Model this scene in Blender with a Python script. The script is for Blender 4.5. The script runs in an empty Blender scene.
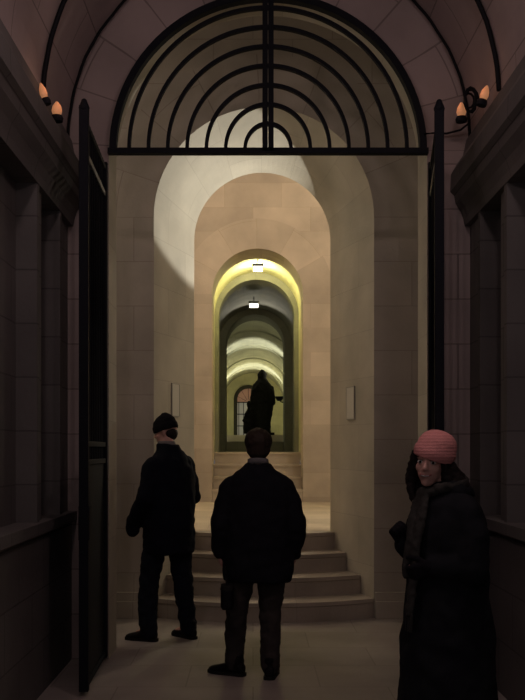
import bpy, bmesh, math, random
from mathutils import Vector, Matrix
random.seed(7)
S = bpy.context.scene
COL = S.collection
PI = math.pi

# ---------------------------------------------------------------- camera, world, exposure
EYE = 1.58
cd = bpy.data.cameras.new('camera'); cam = bpy.data.objects.new('camera', cd); COL.objects.link(cam)
cam.location = (0, 0, EYE); cam.rotation_euler = (PI/2, 0, 0)
cd.sensor_fit = 'VERTICAL'; cd.sensor_height = 36; cd.lens = 36*900/700
cd.shift_x = 9.5/700; cd.shift_y = 100/700
cd.clip_end = 200; cd.clip_start = 0.05
S.camera = cam
S.view_settings.view_transform = 'Standard'; S.view_settings.look = 'None'
S.view_settings.gamma = 1; S.view_settings.use_curve_mapping = False
S.view_settings.exposure = 0.0
w = bpy.data.worlds.new('night'); S.world = w; w.use_nodes = True
w.node_tree.nodes['Background'].inputs[0].default_value = (0.95, 0.92, 1.0, 1)
w.node_tree.nodes['Background'].inputs[1].default_value = 0.14

def light(name, kind, loc, energy, color, radius=0.05, target=None, cone=None, blend=0.3, size=None):
    d = bpy.data.lights.new(name, kind); d.energy = energy; d.color = color
    if kind in ('POINT', 'SPOT'): d.shadow_soft_size = radius
    if kind == 'AREA': d.shape = 'RECTANGLE'; d.size = size[0]; d.size_y = size[1]
    if kind == 'SPOT': d.spot_size = math.radians(cone); d.spot_blend = blend
    o = bpy.data.objects.new(name, d); COL.objects.link(o); o.location = loc
    if target: o.rotation_euler = (Vector(target)-Vector(loc)).to_track_quat('-Z', 'Y').to_euler()
    return o
# near vaulted room: added unseen fill above the view, brightens the woman
light('near_fill', 'POINT', (0.1, 1.4, 2.6), 7.0, (1.0, 0.80, 0.78), 0.2)
light('vault_fill', 'POINT', (-0.9, 3.3, 4.25), 27.0, (1.0, 0.76, 0.74), 0.1)  # added pair of unseen fills that brighten the near vault
light('vault_fill', 'POINT', (1.1, 3.3, 4.25), 27.0, (1.0, 0.76, 0.74), 0.1)
# cross corridor behind the gate: weak lamps out of sight either side
light('corridor_lamp_right', 'POINT', (3.2, 7.6, 4.6), 10, (1.0, 0.84, 0.64), 0.12)
light('corridor_lamp_left', 'POINT', (-3.0, 7.62, 4.2), 30, (1.0, 0.84, 0.68), 0.12)
# chamber behind the steps: high lamps wash the rosy wall, a low flood round the right corner lights the left of the splay
light('chamber_lamp_right', 'POINT', (1.9, 12.6, 6.2), 95, (1.0, 0.84, 0.62), 0.15)
light('chamber_lamp_left', 'POINT', (-1.9, 12.6, 6.2), 95, (1.0, 0.84, 0.64), 0.15)
light('chamber_flood', 'SPOT', (1.9, 11.0, 1.9), 640, (1.0, 0.96, 0.86), 0.05, (-0.4, 9.05, 4.75), 40, 0.12)
light('chamber_low_left', 'POINT', (-1.6, 11.2, 2.4), 10, (1.0, 0.92, 0.68), 0.1)
light('chamber_low_right', 'POINT', (1.7, 11.2, 2.6), 40, (1.0, 0.92, 0.72), 0.1)
# far chamber: floods round the corners
for _x, _y, _e in ((-1.22, 30.0, 95), (1.22, 30.0, 95), (-1.22, 38.2, 95), (1.22, 38.2, 95)):
    light('far_flood', 'SPOT', (_x, _y, 3.55), _e, (1.0, 1.0, 0.78), 0.04, (_x*0.3, _y, 5), 80, 0.7)
light('far_lamp', 'POINT', (-1.0, 37.0, 3.0), 85, (1.0, 0.97, 0.58), 0.1)
light('far_mid_lamp', 'POINT', (1.1, 33.0, 2.8), 30, (1.0, 1.0, 0.68), 0.1)
light('far_low_lamp', 'POINT', (-1.1, 25.0, 2.9), 14, (1.0, 1.0, 0.65), 0.1)

# ---------------------------------------------------------------- helpers
def tag(o, label=None, cat=None, group=None, kind=None):
    if label: o['label'] = label
    if cat: o['category'] = cat
    if group: o['group'] = group
    if kind: o['kind'] = kind
    return o
def empty(name, loc=(0, 0, 0), rz=0.0):
    o = bpy.data.objects.new(name, None); COL.objects.link(o); o.location = loc; o.rotation_euler = (0, 0, rz)
    o.empty_display_size = 0.1
    return o
def mobj(name, bm, mat, parent=None, smooth=False, loc=None):
    me = bpy.data.meshes.new(name)
    bmesh.ops.recalc_face_normals(bm, faces=bm.faces[:])
    if smooth:
        for f in bm.faces: f.smooth = True
    bm.to_mesh(me); bm.free(); me.materials.append(mat)
    o = bpy.data.objects.new(name, me); COL.objects.link(o)
    if parent: o.parent = parent
    if loc: o.location = loc
    return o
def BM():
    return bmesh.new()
def quad(bm, ps, uvs=None):
    vs = [bm.verts.new(p) for p in ps]
    f = bm.faces.new(vs)
    if uvs:
        L = bm.loops.layers.uv.verify()
        for l, u in zip(f.loops, uvs): l[L].uv = u
    return f
def box(bm, a, b):
    x0, y0, z0 = a; x1, y1, z1 = b
    L = bm.loops.layers.uv.verify()
    v = [bm.verts.new(p) for p in ((x0,y0,z0),(x1,y0,z0),(x1,y1,z0),(x0,y1,z0),(x0,y0,z1),(x1,y0,z1),(x1,y1,z1),(x0,y1,z1))]
    for idx in ((0,1,2,3),(4,5,6,7),(0,1,5,4),(1,2,6,5),(2,3,7,6),(3,0,4,7)):
        f = bm.faces.new([v[i] for i in idx])
        n = [v[i].co for i in idx]
        dx = max(p.x for p in n)-min(p.x for p in n); dy = max(p.y for p in n)-min(p.y for p in n)
        for l in f.loops:
            c = l.vert.co
            l[L].uv = (c.x, c.y) if (dx > 1e-6 and dy > 1e-6) else ((c.x, c.z) if dx > 1e-6 else (c.y, c.z))
def frame_for(d):
    d = d.normalized(); up = Vector((0, 0, 1)) if abs(d.z) < 0.95 else Vector((0, 1, 0))
    a = d.cross(up).normalized(); b = a.cross(d).normalized()
    return a, b
def capsule(bm, p0, r0, p1, r1, n=14, sy=1.0, ref=None, hemi=4):
    """closed tapered capsule; sy flattens the section along the second axis"""
    p0 = Vector(p0); p1 = Vector(p1); d = (p1-p0); L = d.length; d.normalize()
    if ref is not None:
        a = Vector(ref); a = (a-d*a.dot(d)).normalized(); b = d.cross(a)
    else: a, b = frame_for(d)
    rings = []
    for i in range(1, hemi+1):
        t = PI/2*i/hemi; rings.append((p0-d*r0*math.cos(t), r0*math.sin(t)))
    for i in range(hemi):
        t = PI/2*i/hemi; rings.append((p1+d*r1*math.sin(t), r1*math.cos(t)))
    rv = []
    for c, r in rings:
        rv.append([bm.verts.new(c+a*r*math.cos(2*PI*k/n)+b*r*sy*math.sin(2*PI*k/n)) for k in range(n)])
    v0 = bm.verts.new(p0-d*r0); v1 = bm.verts.new(p1+d*r1)
    for i in range(len(rv)-1):
        for k in range(n): bm.faces.new((rv[i][k], rv[i][(k+1) % n], rv[i+1][(k+1) % n], rv[i+1][k]))
    for k in range(n):
        bm.faces.new((v0, rv[0][(k+1) % n], rv[0][k])); bm.faces.new((v1, rv[-1][k], rv[-1][(k+1) % n]))
def chain(bm, pts, rs, **k):
    for i in range(len(pts)-1): capsule(bm, pts[i], rs[i], pts[i+1], rs[i+1], **k)
def ellipsoid(bm, c, r, M=None, u=18, v=12):
    m = Matrix.Translation(Vector(c)) @ (M or Matrix()) @ Matrix.Diagonal((r[0], r[1], r[2], 1))
    bmesh.ops.create_uvsphere(bm, u_segments=u, v_segments=v, radius=1, matrix=m)
def loft(bm, rings, n=28, p=2.0, cap=True):
    """rings: (cx, cy, cz, rx, ry[, tilt]) superellipse sections joined in a closed shell"""
    rv = []
    for R in rings:
        cx, cy, cz, rx, ry = R[:5]; tl = R[5] if len(R) > 5 else 0
        row = []
        for k in range(n):
            t = 2*PI*k/n; c, s = math.cos(t), math.sin(t)
            x = rx*math.copysign(abs(c)**(2/p), c); y = ry*math.copysign(abs(s)**(2/p), s)
            row.append(bm.verts.new((cx+x, cy+y, cz+tl*y)))
        rv.append(row)
    for i in range(len(rv)-1):
        for k in range(n): bm.faces.new((rv[i][k], rv[i][(k+1) % n], rv[i+1][(k+1) % n], rv[i+1][k]))
    if cap: bm.faces.new(rv[0][::-1]); bm.faces.new(rv[-1])
def tube(bm, pts, r, n=8, closed_ends=True):
    pts = [Vector(p) for p in pts]; rv = []
    for i, p in enumerate(pts):
        d = (pts[min(i+1, len(pts)-1)]-pts[max(i-1, 0)])
        a, b = frame_for(d)
        if rv:
            pa = rv[-1][1]; a = (pa-d.normalized()*pa.dot(d.normalized())).normalized(); b = d.normalized().cross(a)
        rv.append(([bm.verts.new(p+a*r*math.cos(2*PI*k/n)+b*r*math.sin(2*PI*k/n)) for k in range(n)], a))
    for i in range(len(rv)-1):
        A, B = rv[i][0], rv[i+1][0]
        for k in range(n): bm.faces.new((A[k], A[(k+1) % n], B[(k+1) % n], B[k]))
    bm.faces.new(rv[0][0][::-1]); bm.faces.new(rv[-1][0])
def remesh(o, vox, smooth=4, disp=None):
    m = o.modifiers.new('remesh', 'REMESH'); m.mode = 'VOXEL'; m.voxel_size = vox; m.use_smooth_shade = True
    s = o.modifiers.new('smooth', 'SMOOTH'); s.iterations = smooth; s.factor = 0.5
    if disp:
        t = bpy.data.textures.new('folds', 'CLOUDS'); t.noise_scale = disp[0]; t.noise_depth = 1
        d = o.modifiers.new('folds', 'DISPLACE'); d.texture = t; d.strength = disp[1]; d.mid_level = 0.5
        d.texture_coords = 'LOCAL'
    return o

# ---------------------------------------------------------------- materials
def newmat(name):
    m = bpy.data.materials.new(name); m.use_nodes = True
    nt = m.node_tree; b = nt.nodes['Principled BSDF']
    return m, nt, b
def plain(name, col, rough=0.7, metal=0.0, noise=0.15, scale=40, bump=0.15):
    m, nt, b = newmat(name); N = nt.nodes; Lk = nt.links
    tc = N.new('ShaderNodeTexCoord'); n = N.new('ShaderNodeTexNoise'); n.inputs['Scale'].default_value = scale
    n.inputs['Detail'].default_value = 4
    Lk.new(tc.outputs['Object'], n.inputs['Vector'])
    r = N.new('ShaderNodeMapRange'); r.inputs['To Min'].default_value = 1-noise; r.inputs['To Max'].default_value = 1+noise
    Lk.new(n.outputs['Fac'], r.inputs['Value'])
    mx = N.new('ShaderNodeVectorMath'); mx.operation = 'SCALE'; mx.inputs[0].default_value = col
    Lk.new(r.outputs[0], mx.inputs['Scale']); Lk.new(mx.outputs[0], b.inputs['Base Color'])
    b.inputs['Roughness'].default_value = rough; b.inputs['Metallic'].default_value = metal
    if max(col) < 0.06: b.inputs['Specular IOR Level'].default_value = 0.12
    if bump:
        bp = N.new('ShaderNodeBump'); bp.inputs['Strength'].default_value = bump; bp.inputs['Distance'].default_value = 0.003
        Lk.new(n.outputs['Fac'], bp.inputs['Height']); Lk.new(bp.outputs[0], b.inputs['Normal'])
    return m
def stone(name, col, mortar, bw=0.62, bh=0.34, msize=0.006, var=0.12, off=0.5, rough=0.85, dirt=(0.8, 1.12)):
    m, nt, b = newmat(name); N = nt.nodes; Lk = nt.links
    uv = N.new('ShaderNodeUVMap'); br = N.new('ShaderNodeTexBrick'); br.offset = off
    br.inputs['Scale'].default_value = 1; br.inputs['Brick Width'].default_value = bw; br.inputs['Row Height'].default_value = bh
    br.inputs['Mortar Size'].default_value = msize; br.inputs['Mortar Smooth'].default_value = 0.3
    c = Vector(col)
    br.inputs['Color1'].default_value = (*(c*(1-var)), 1); br.inputs['Color2'].default_value = (*(c*(1+var)), 1)
    br.inputs['Mortar'].default_value = (*mortar, 1)
    Lk.new(uv.outputs[0], br.inputs['Vector'])
    tc = N.new('ShaderNodeTexCoord')
    n1 = N.new('ShaderNodeTexNoise'); n1.inputs['Scale'].default_value = 1.6; n1.inputs['Detail'].default_value = 6
    n2 = N.new('ShaderNodeTexNoise'); n2.inputs['Scale'].default_value = 30; n2.inputs['Detail'].default_value = 5
    Lk.new(tc.outputs['Object'], n1.inputs['Vector']); Lk.new(tc.outputs['Object'], n2.inputs['Vector'])
    r = N.new('ShaderNodeMapRange'); r.inputs['From Min'].default_value = 0.3; r.inputs['From Max'].default_value = 0.7
    r.inputs['To Min'].default_value = dirt[0]; r.inputs['To Max'].default_value = dirt[1]
    Lk.new(n1.outputs['Fac'], r.inputs['Value'])
    sc = N.new('ShaderNodeVectorMath'); sc.operation = 'SCALE'
    Lk.new(br.outputs['Color'], sc.inputs[0]); Lk.new(r.outputs[0], sc.inputs['Scale'])
    Lk.new(sc.outputs[0], b.inputs['Base Color'])
    b.inputs['Roughness'].default_value = rough
    ad = N.new('ShaderNodeMath'); ad.operation = 'MULTIPLY_ADD'; ad.inputs[1].default_value = -1.0
    Lk.new(br.outputs['Fac'], ad.inputs[0]); Lk.new(n2.outputs['Fac'], ad.inputs[2])
    bp = N.new('ShaderNodeBump'); bp.inputs['Strength'].default_value = 0.35; bp.inputs['Distance'].default_value = 0.006
    Lk.new(ad.outputs[0], bp.inputs['Height']); Lk.new(bp.outputs[0], b.inputs['Normal'])
    return m
def glow(name, col, st):
    m, nt, b = newmat(name)
    b.inputs['Base Color'].default_value = (*col, 1); b.inputs['Emission Color'].default_value = (*col, 1)
    b.inputs['Emission Strength'].default_value = st
    return m

M_near = stone('shaded_stone', (0.115, 0.105, 0.102), (0.07, 0.063, 0.062), var=0.08)  # shade on the near walls and cornice is put into this dark base colour
M_vault = stone('vault_stone', (0.36, 0.29, 0.28), (0.20, 0.16, 0.155), bw=0.8, bh=0.42, var=0.04)
M_gatewall = stone('gate_wall_stone', (0.33, 0.27, 0.255), (0.2, 0.16, 0.15), var=0.05)
M_lime = stone('limestone', (0.46, 0.42, 0.35), (0.34, 0.30, 0.25), bw=0.75, bh=0.42, var=0.04, msize=0.004)
M_splay = stone('pale_limestone', (0.52, 0.48, 0.39), (0.42, 0.38, 0.31), bw=0.9, bh=0.45, var=0.05, msize=0.003)
M_pink = stone('rosy_limestone', (0.50, 0.42, 0.335), (0.45, 0.37, 0.28), bw=0.95, bh=0.4, var=0.11, msize=0.003)
M_yel = stone('yellow_limestone', (0.58, 0.54, 0.34), (0.46, 0.42, 0.26), bw=0.8, bh=0.4, var=0.03, msize=0.003)
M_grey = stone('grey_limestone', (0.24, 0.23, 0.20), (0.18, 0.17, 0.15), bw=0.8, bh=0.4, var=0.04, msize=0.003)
M_floor = stone('floor_slabs', (0.31, 0.275, 0.25), (0.23, 0.20, 0.18), bw=0.9, bh=0.6, var=0.06, msize=0.005, rough=0.6)
M_far = stone('far_limestone', (0.56, 0.55, 0.44), (0.46, 0.45, 0.35), bw=0.8, bh=0.4, var=0.03, msize=0.003)
M_step = stone('step_stone', (0.40, 0.35, 0.29), (0.3, 0.26, 0.22), bw=1.2, bh=2.0, var=0.03, msize=0.003, rough=0.7)
M_platform = stone('platform_stone', (0.50, 0.42, 0.32), (0.38, 0.32, 0.24), bw=1.0, bh=0.7, var=0.04, msize=0.003, rough=0.7)
M_iron = plain('black_iron', (0.010, 0.011, 0.015), 0.7, 0.2, 0.2, 60, 0.1)
M_ironflat = plain('lighter_iron', (0.10, 0.10, 0.11), 0.5, 0.6, 0.2, 60, 0.1)  # lighter grey iron for one rail per leaf and the lamp fittings
M_cable = plain('black_cable', (0.006, 0.006, 0.008), 0.6, 0, 0.1, 30, 0)
M_amber = glow('amber_lamp_glass', (0.9, 0.40, 0.18), 0.25)
M_lampw = glow('white_lamp_glass', (1.0, 0.96, 0.78), 6.0)
M_lampw2 = glow('pale_lamp_glass', (1.0, 0.98, 0.82), 3.0)
M_paper = plain('notice_paper', (0.62, 0.60, 0.52), 0.8, 0, 0.03, 20, 0)
M_holder = plain('grey_plastic_holder', (0.36, 0.34, 0.29), 0.6, 0, 0.05, 20, 0)
M_bronze = plain('dark_bronze', (0.012, 0.011, 0.010), 0.6, 0.3, 0.3, 12, 0.3)

# ---------------------------------------------------------------- structure builders
def arch_outline(xc, r, zs, zf, angs):
    pts = [(xc-r, zf), (xc-r, zs)]
    pts = [(xc-r, zf+(zs-zf)*i/4) for i in range(4)]
    pts += [(xc+r*math.cos(a), zs+r*math.sin(a)) for a in angs]
    pts += [(xc+r, zs-(zs-zf)*(i+1)/4) for i in range(4)]
    return pts
def arch_wall(name, mat, y0, y1, x0, x1, z1, f, b=None, reveal=None, ring=0.5):
    """wall slab from y0 to y1 with a round-headed opening; f=(xc,r,zs,zf) in front, b behind (splay)"""
    b = b or f
    xc, r, zs, zf = f
    ca = [math.atan2(z1-zs, x0-xc), math.atan2(z1-zs, x1-xc)]
    angs = sorted(set([PI-PI*i/48 for i in range(49)]+ca), reverse=True)
    nA = len(angs)
    def outer(i, pts):
        if i < 4: return (x0, pts[i][1])
        if i >= 4+nA: return (x1, pts[i][1])
        a = angs[i-4]; c, s = math.cos(a), math.sin(a)
        t = 1e9
        if c < -1e-9: t = min(t, (x0-xc)/c)
        if c > 1e-9: t = min(t, (x1-xc)/c)
        if s > 1e-9: t = min(t, (z1-zs)/s)
        return (xc+t*c, zs+t*s)
    bm = BM()
    F = arch_outline(*f, angs); B = arch_outline(*b, angs)
    for side, (P, y, q) in enumerate(((F, y0, f), (B, y1, b))):
        rr = q[1]
        R = []
        for i, p in enumerate(P):
            o = outer(i, F)
            if ring and 4 <= i < 4+nA:
                a = angs[i-4]; d = math.hypot(o[0]-q[0], o[1]-q[2]); k = min(rr+ring, d*0.98)
                R.append((q[0]+k*math.cos(a), q[2]+k*math.sin(a)))
            else: R.append(None)
        for i in range(len(P)-1):
            o0, o1 = outer(i, F), outer(i+1, F)
            if R[i] and R[i+1]:
                u0 = -angs[i-4]*rr; u1 = -angs[i-3]*rr
                quad(bm, [(P[i][0], y, P[i][1]), (P[i+1][0], y, P[i+1][1]), (R[i+1][0], y, R[i+1][1]), (R[i][0], y, R[i][1])],
                     [(0.02, u0), (0.02, u1), (0.02+ring, u1), (0.02+ring, u0)])
                quad(bm, [(R[i][0], y, R[i][1]), (R[i+1][0], y, R[i+1][1]), (o1[0], y, o1[1]), (o0[0], y, o0[1])],
                     [R[i], R[i+1], o1, o0])
            else:
                quad(bm, [(P[i][0], y, P[i][1]), (P[i+1][0], y, P[i+1][1]), (o1[0], y, o1[1]), (o0[0], y, o0[1])],
                     [P[i], P[i+1], o1, o0])
    # outside rim
    for a, c in (((x0, zf), (x0, z1)), ((x0, z1), (x1, z1)), ((x1, z1), (x1, zf))):
        quad(bm, [(a[0], y0, a[1]), (c[0], y0, c[1]), (c[0], y1, c[1]), (a[0], y1, a[1])], [(0, 0), (1, 0), (1, 1), (0, 1)])
    mats = [mat]
    # reveal
    s = 0; depth = y1-y0; nd = 6; rf = []
    for i in range(len(F)-1):
        ds = math.hypot(F[i+1][0]-F[i][0], F[i+1][1]-F[i][1])
        for j in range(nd):
            t0, t1 = j/nd, (j+1)/nd
            L = lambda A, C, t: (A[0]+(C[0]-A[0])*t, y0+depth*t, A[1]+(C[1]-A[1])*t)
            fc = quad(bm, [L(F[i], B[i], t0), L(F[i+1], B[i+1], t0), L(F[i+1], B[i+1], t1), L(F[i], B[i], t1)],
                 [(t0*depth+.1, s), (t0*depth+.1, s+ds), (t1*depth+.1, s+ds), (t1*depth+.1, s)])
            rf.append(fc)
            if reveal: fc.material_index = 1
        s += ds
    bmesh.ops.remove_doubles(bm, verts=bm.verts[:], dist=1e-5)
    o = mobj(name, bm, mat); o['kind'] = 'structure'
    if reveal: o.data.materials.append(reveal)
    return o
def slab(name, mat, a, b):
    bm = BM(); box(bm, a, b); o = mobj(name, bm, mat); o['kind'] = 'structure'; return o
def barrel(name, mat, xc, r, zs, zf, y0, y1, ny=8, th=0.12, walls=True, xc1=None):
    """thick barrel vault with its side walls, one shell"""
    xc1 = xc if xc1 is None else xc1
    bm = BM(); prof = []
    if walls: prof += [(-1, zf, 0, 0), ]
    n = 40
    pts_in = [(-r, zf)] if walls else []
    pts_in += [(r*math.cos(PI-PI*i/n), zs+r*math.sin(PI-PI*i/n)-0) for i in range(n+1)]
    if walls: pts_in += [(r, zf)]
    R = r+th
    pts_out = [(-R, zf)] if walls else []
    pts_out += [(R*math.cos(PI-PI*i/n), zs+R*math.sin(PI-PI*i/n)) for i in range(n+1)]
    if walls: pts_out += [(R, zf)]
    X = lambda y: xc+(xc1-xc)*(y-y0)/(y1-y0)
    for P in (pts_in, pts_out):
        s = 0
        for i in range(len(P)-1):
            ds = math.hypot(P[i+1][0]-P[i][0], P[i+1][1]-P[i][1])
            for j in range(ny):
                ya = y0+(y1-y0)*j/ny; yb = y0+(y1-y0)*(j+1)/ny
                quad(bm, [(X(ya)+P[i][0], ya, P[i][1]), (X(ya)+P[i+1][0], ya, P[i+1][1]), (X(yb)+P[i+1][0], yb, P[i+1][1]), (X(yb)+P[i][0], yb, P[i][1])],
                     [(ya, s), (ya, s+ds), (yb, s+ds), (yb, s)])
            s += ds
    for y in (y0, y1):
        for i in range(len(pts_in)-1):
            quad(bm, [(X(y)+pts_in[i][0], y, pts_in[i][1]), (X(y)+pts_in[i+1][0], y, pts_in[i+1][1]),
                      (X(y)+pts_out[i+1][0], y, pts_out[i+1][1]), (X(y)+pts_out[i][0], y, pts_out[i][1])], [(0, 0), (.1, 0), (.1, .1), (0, .1)])
    bmesh.ops.remove_doubles(bm, verts=bm.verts[:], dist=1e-5)
    for f in bm.faces: f.smooth = False
    o = mobj(name, bm, mat); o['kind'] = 'structure'; return o

# ---------------------------------------------------------------- near room
XL, XR = -1.40, 1.64; XC0 = 0.12; R0 = 1.52; ZS = 3.90
slab('floor', M_floor, (-5, -1.5, -0.1), (5, 9.7, 0))
barrel('ceiling_near', M_vault, XC0, R0, ZS, 0, -1.5, 6.8, ny=12, th=0.15, walls=False)
def side_wall(name, sx, X):
    """dark side wall: plinth with ledge, recessed panel between pilasters"""
    bm = BM(); t = 0.4
    def b(y0, y1, z0, z1, dep):
        xa = X-sx*dep; xb = X+sx*t
        box(bm, (min(xa, xb), y0, z0), (max(xa, xb), y1, z1))
    b(-1.5, 6.8, 0, 1.05, 0.03)
    b(-1.5, 6.8, 1.05, 1.12, 0.07)
    b(6.42, 6.8, 1.12, ZS, 0.0)          # pier beside the gate wall
    b(5.72, 5.95, 1.12, ZS, 0.0)
    b(5.95, 6.42, 1.12, ZS, -0.12)
    b(6.36, 6.42, 1.12, ZS, 0.035)       # moulded edge
    b(5.69, 5.75, 1.12, ZS, 0.035)
    b(-1.5, 5.72, 1.12, ZS, -0.10)
    for k in range(4): b(0.2+k*1.4, 0.5+k*1.4, 1.12, ZS, 0.0)
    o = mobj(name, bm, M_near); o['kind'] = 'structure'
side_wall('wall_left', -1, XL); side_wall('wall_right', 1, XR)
def cornice(name, sx, X):
    prof = [(-0.1, 3.92), (0.03, 3.92), (0.055, 3.80), (0.10, 3.74), (0.145, 3.66), (0.15, 3.53), (0.12, 3.50), (0.11, 3.44), (0.07, 3.38), (0.05, 3.32), (0.04, 3.27), (-0.1, 3.27)]
    bm = BM(); ends = []
    ys = [-1.5, 0, 1.5, 3, 4.5, 5.5, 6.8]
    rows = [[bm.verts.new((X-sx*d, y, z)) for d, z in prof] for y in ys]
    L = bm.loops.layers.uv.verify()
    for i in range(len(rows)-1):
        for k in range(len(prof)):
            k2 = (k+1) % len(prof)
            f = bm.faces.new((rows[i][k], rows[i][k2], rows[i+1][k2], rows[i+1][k]))
            for l, u in zip(f.loops, ((ys[i], k), (ys[i], k+1), (ys[i+1], k+1), (ys[i+1], k))): l[L].uv = (u[0], u[1]*.04+.1)
    bm.faces.new(rows[0]); bm.faces.new(rows[-1][::-1])
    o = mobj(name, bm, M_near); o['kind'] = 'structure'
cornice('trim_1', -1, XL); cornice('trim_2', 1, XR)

# gate wall with arch; opening -1.09 .. 1.316
GX = 0.113; GR = 1.203; GZ = 3.84
arch_wall('wall_gate', M_gatewall, 6.8, 7.18, -4.6, 4.8, 6.2, (GX, GR, GZ, 0.0), reveal=M_splay)

# ---------------------------------------------------------------- cross corridor and splayed arch with steps
Y1, Y2 = 8.5, 9.55
arch_wall('wall_steps', M_lime, Y1, Y2, -4.6, 4.8, 6.9, (0.103, 1.04, 3.78, 0.0), (0.098, 0.722, 3.80, 0.0), reveal=M_splay)
slab('wall_corridor_left', M_lime, (-4.75, 7.18, 0), (-4.6, 8.5, 6.2))
slab('wall_corridor_right', M_lime, (4.8, 7.18, 0), (4.95, 8.5, 6.2))
slab('ceiling_corridor', M_lime, (-4.75, 6.8, 6.2), (4.95, 8.5, 6.35))
# moulded foot of the pillars
def plinth(name, xa, xb):
    bm = BM(); box(bm, (xa, 8.42, 0), (xb, 8.5, 0.16)); box(bm, (xa, 8.45, 0.16), (xb, 8.5, 0.24))
    o = mobj(name, bm, M_lime); o['kind'] = 'structure'
plinth('baseboard_left', -4.6, -0.945); plinth('baseboard_right', 1.15, 4.8)

# curved steps
RISE = 0.18
def splay_half(y):
    t = min(1, max(0, (y-Y1)/(Y2-Y1))); return 1.04+(0.722-1.04)*t
stairs = empty('stone_steps', (0.1, 8.5, 0))
tag(stairs, 'short flight of curved stone steps rising through the splayed arch', 'steps')
for i, (yc, ye) in enumerate(((8.22, 8.5), (8.56, 8.80), (8.90, 9.13), (9.24, 9.44))):
    bm = BM(); h = splay_half(ye)-0.003; n = 24; z0, z1 = i*RISE, (i+1)*RISE
    # arc through (+-h, ye) and (0, yc)
    sag = ye-yc; R = (h*h+sag*sag)/(2*sag); a0 = math.asin(min(1, h/R))
    fr = [(R*math.sin(-a0+2*a0*k/n), yc+R-R*math.cos(-a0+2*a0*k/n)) for k in range(n+1)]
    yb = 9.6 if i == 3 else 9.5
    hb = splay_half(yb)-0.003
    nose = 0.012
    top = [bm.verts.new((x, y-nose-8.5, z1)) for x, y in fr]; mid = [bm.verts.new((x, y-nose-8.5, z1-0.035)) for x, y in fr]
    m2 = [bm.verts.new((x, y-8.5, z1-0.045)) for x, y in fr]; bot = [bm.verts.new((x, y-8.5, z0)) for x, y in fr]
    L = bm.loops.layers.uv.verify()
    for A, B_ in ((top, mid), (mid, m2), (m2, bot)):
        for k in range(n): bm.faces.new((A[k], A[k+1], B_[k+1], B_[k]))
    bl = [bm.verts.new((s*hb, yb-8.5, z)) for s, z in ((-1, z1), (1, z1), (1, z0), (-1, z0))]
    bm.faces.new(top+[bl[1], bl[0]]); bm.faces.new(bot+[bl[2], bl[3]])
    bm.faces.new(bl); bm.faces.new([top[0], mid[0], m2[0], bot[0], bl[3], bl[0]]); bm.faces.new([top[-1], mid[-1], m2[-1], bot[-1], bl[2], bl[1]])
    for f in bm.faces:
        for l in f.loops: l[L].uv = (l.vert.co.x+.3, l.vert.co.y*1.0+.4)
    mobj('step', bm, M_step, stairs)
# ---------------------------------------------------------------- chamber behind
PZ = 4*RISE
slab('floor_chamber', M_platform, (-3.2, 9.55, PZ-0.12), (3.4, 14.9, PZ))
slab('wall_chamber_left', M_pink, (-3.3, 9.55, 0), (-3.2, 14.9, 6.9))
slab('wall_chamber_right', M_pink, (3.4, 9.55, 0), (3.5, 14.9, 6.9))
slab('ceiling_chamber', M_pink, (-4.6, 8.5, 6.9), (4.8, 15.7, 7.0))
arch_wall('wall_rosy', M_pink, 14.9, 15.7, -3.3, 3.5, 6.9, (0.075, 0.755, 4.16, PZ-0.1), reveal=M_pink)

# second flight, inside the doorway
st2 = empty('stone_steps', (0.075, 14.9, PZ))
tag(st2, 'far straight stone steps leading up into the narrow yellow-lit passage', 'steps')
TZ = PZ
for i in range(4):
    bm = BM(); z0 = i*0.205; y0 = 0.02+i*0.30
    box(bm, (-0.748, y0, z0), (0.748, 1.55, z0+0.165)); box(bm, (-0.75, y0-0.02, z0+0.165), (0.75, 1.55, z0+0.205))
    mobj('step', bm, M_pink, st2)
TZ = PZ+0.82
barrel('wall_passage', M_yel, 0.073, 0.83, 4.26, TZ-0.1, 15.7, 17.8, ny=6)
slab('floor_passage', M_platform, (-0.9, 16.45, TZ-0.1), (1.05, 24.0, TZ-0.002))
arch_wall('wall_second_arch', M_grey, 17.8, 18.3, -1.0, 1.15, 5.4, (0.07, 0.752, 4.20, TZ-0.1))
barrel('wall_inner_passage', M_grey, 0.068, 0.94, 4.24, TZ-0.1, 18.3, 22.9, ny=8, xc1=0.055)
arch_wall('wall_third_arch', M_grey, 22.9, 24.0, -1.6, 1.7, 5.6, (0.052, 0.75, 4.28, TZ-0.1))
# ---------------------------------------------------------------- far chamber
FZ = 2.0
slab('floor_far', M_platform, (-1.5, 25.3, 1.3), (1.6, 42.0, FZ))
slab('trim_3', M_grey, (-0.69, 23.3, TZ), (0.79, 25.3, 1.80))
barrel('wall_far_chamber', M_far, 0.0, 1.42, 3.75, 1.2, 24.0, 42.0, ny=12)
for k, y in enumerate((27.0, 30.9, 35.0, 39.0)):
    o = barrel('trim_%d' % (k+4), M_far, 0.0, 1.375, 3.75, 3.70, y, y+1.0, ny=1, th=0.045, walls=False)
slab('wall_end', M_yel, (-1.6, 42.0, 1.2), (1.6, 42.2, 5.4))
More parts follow.
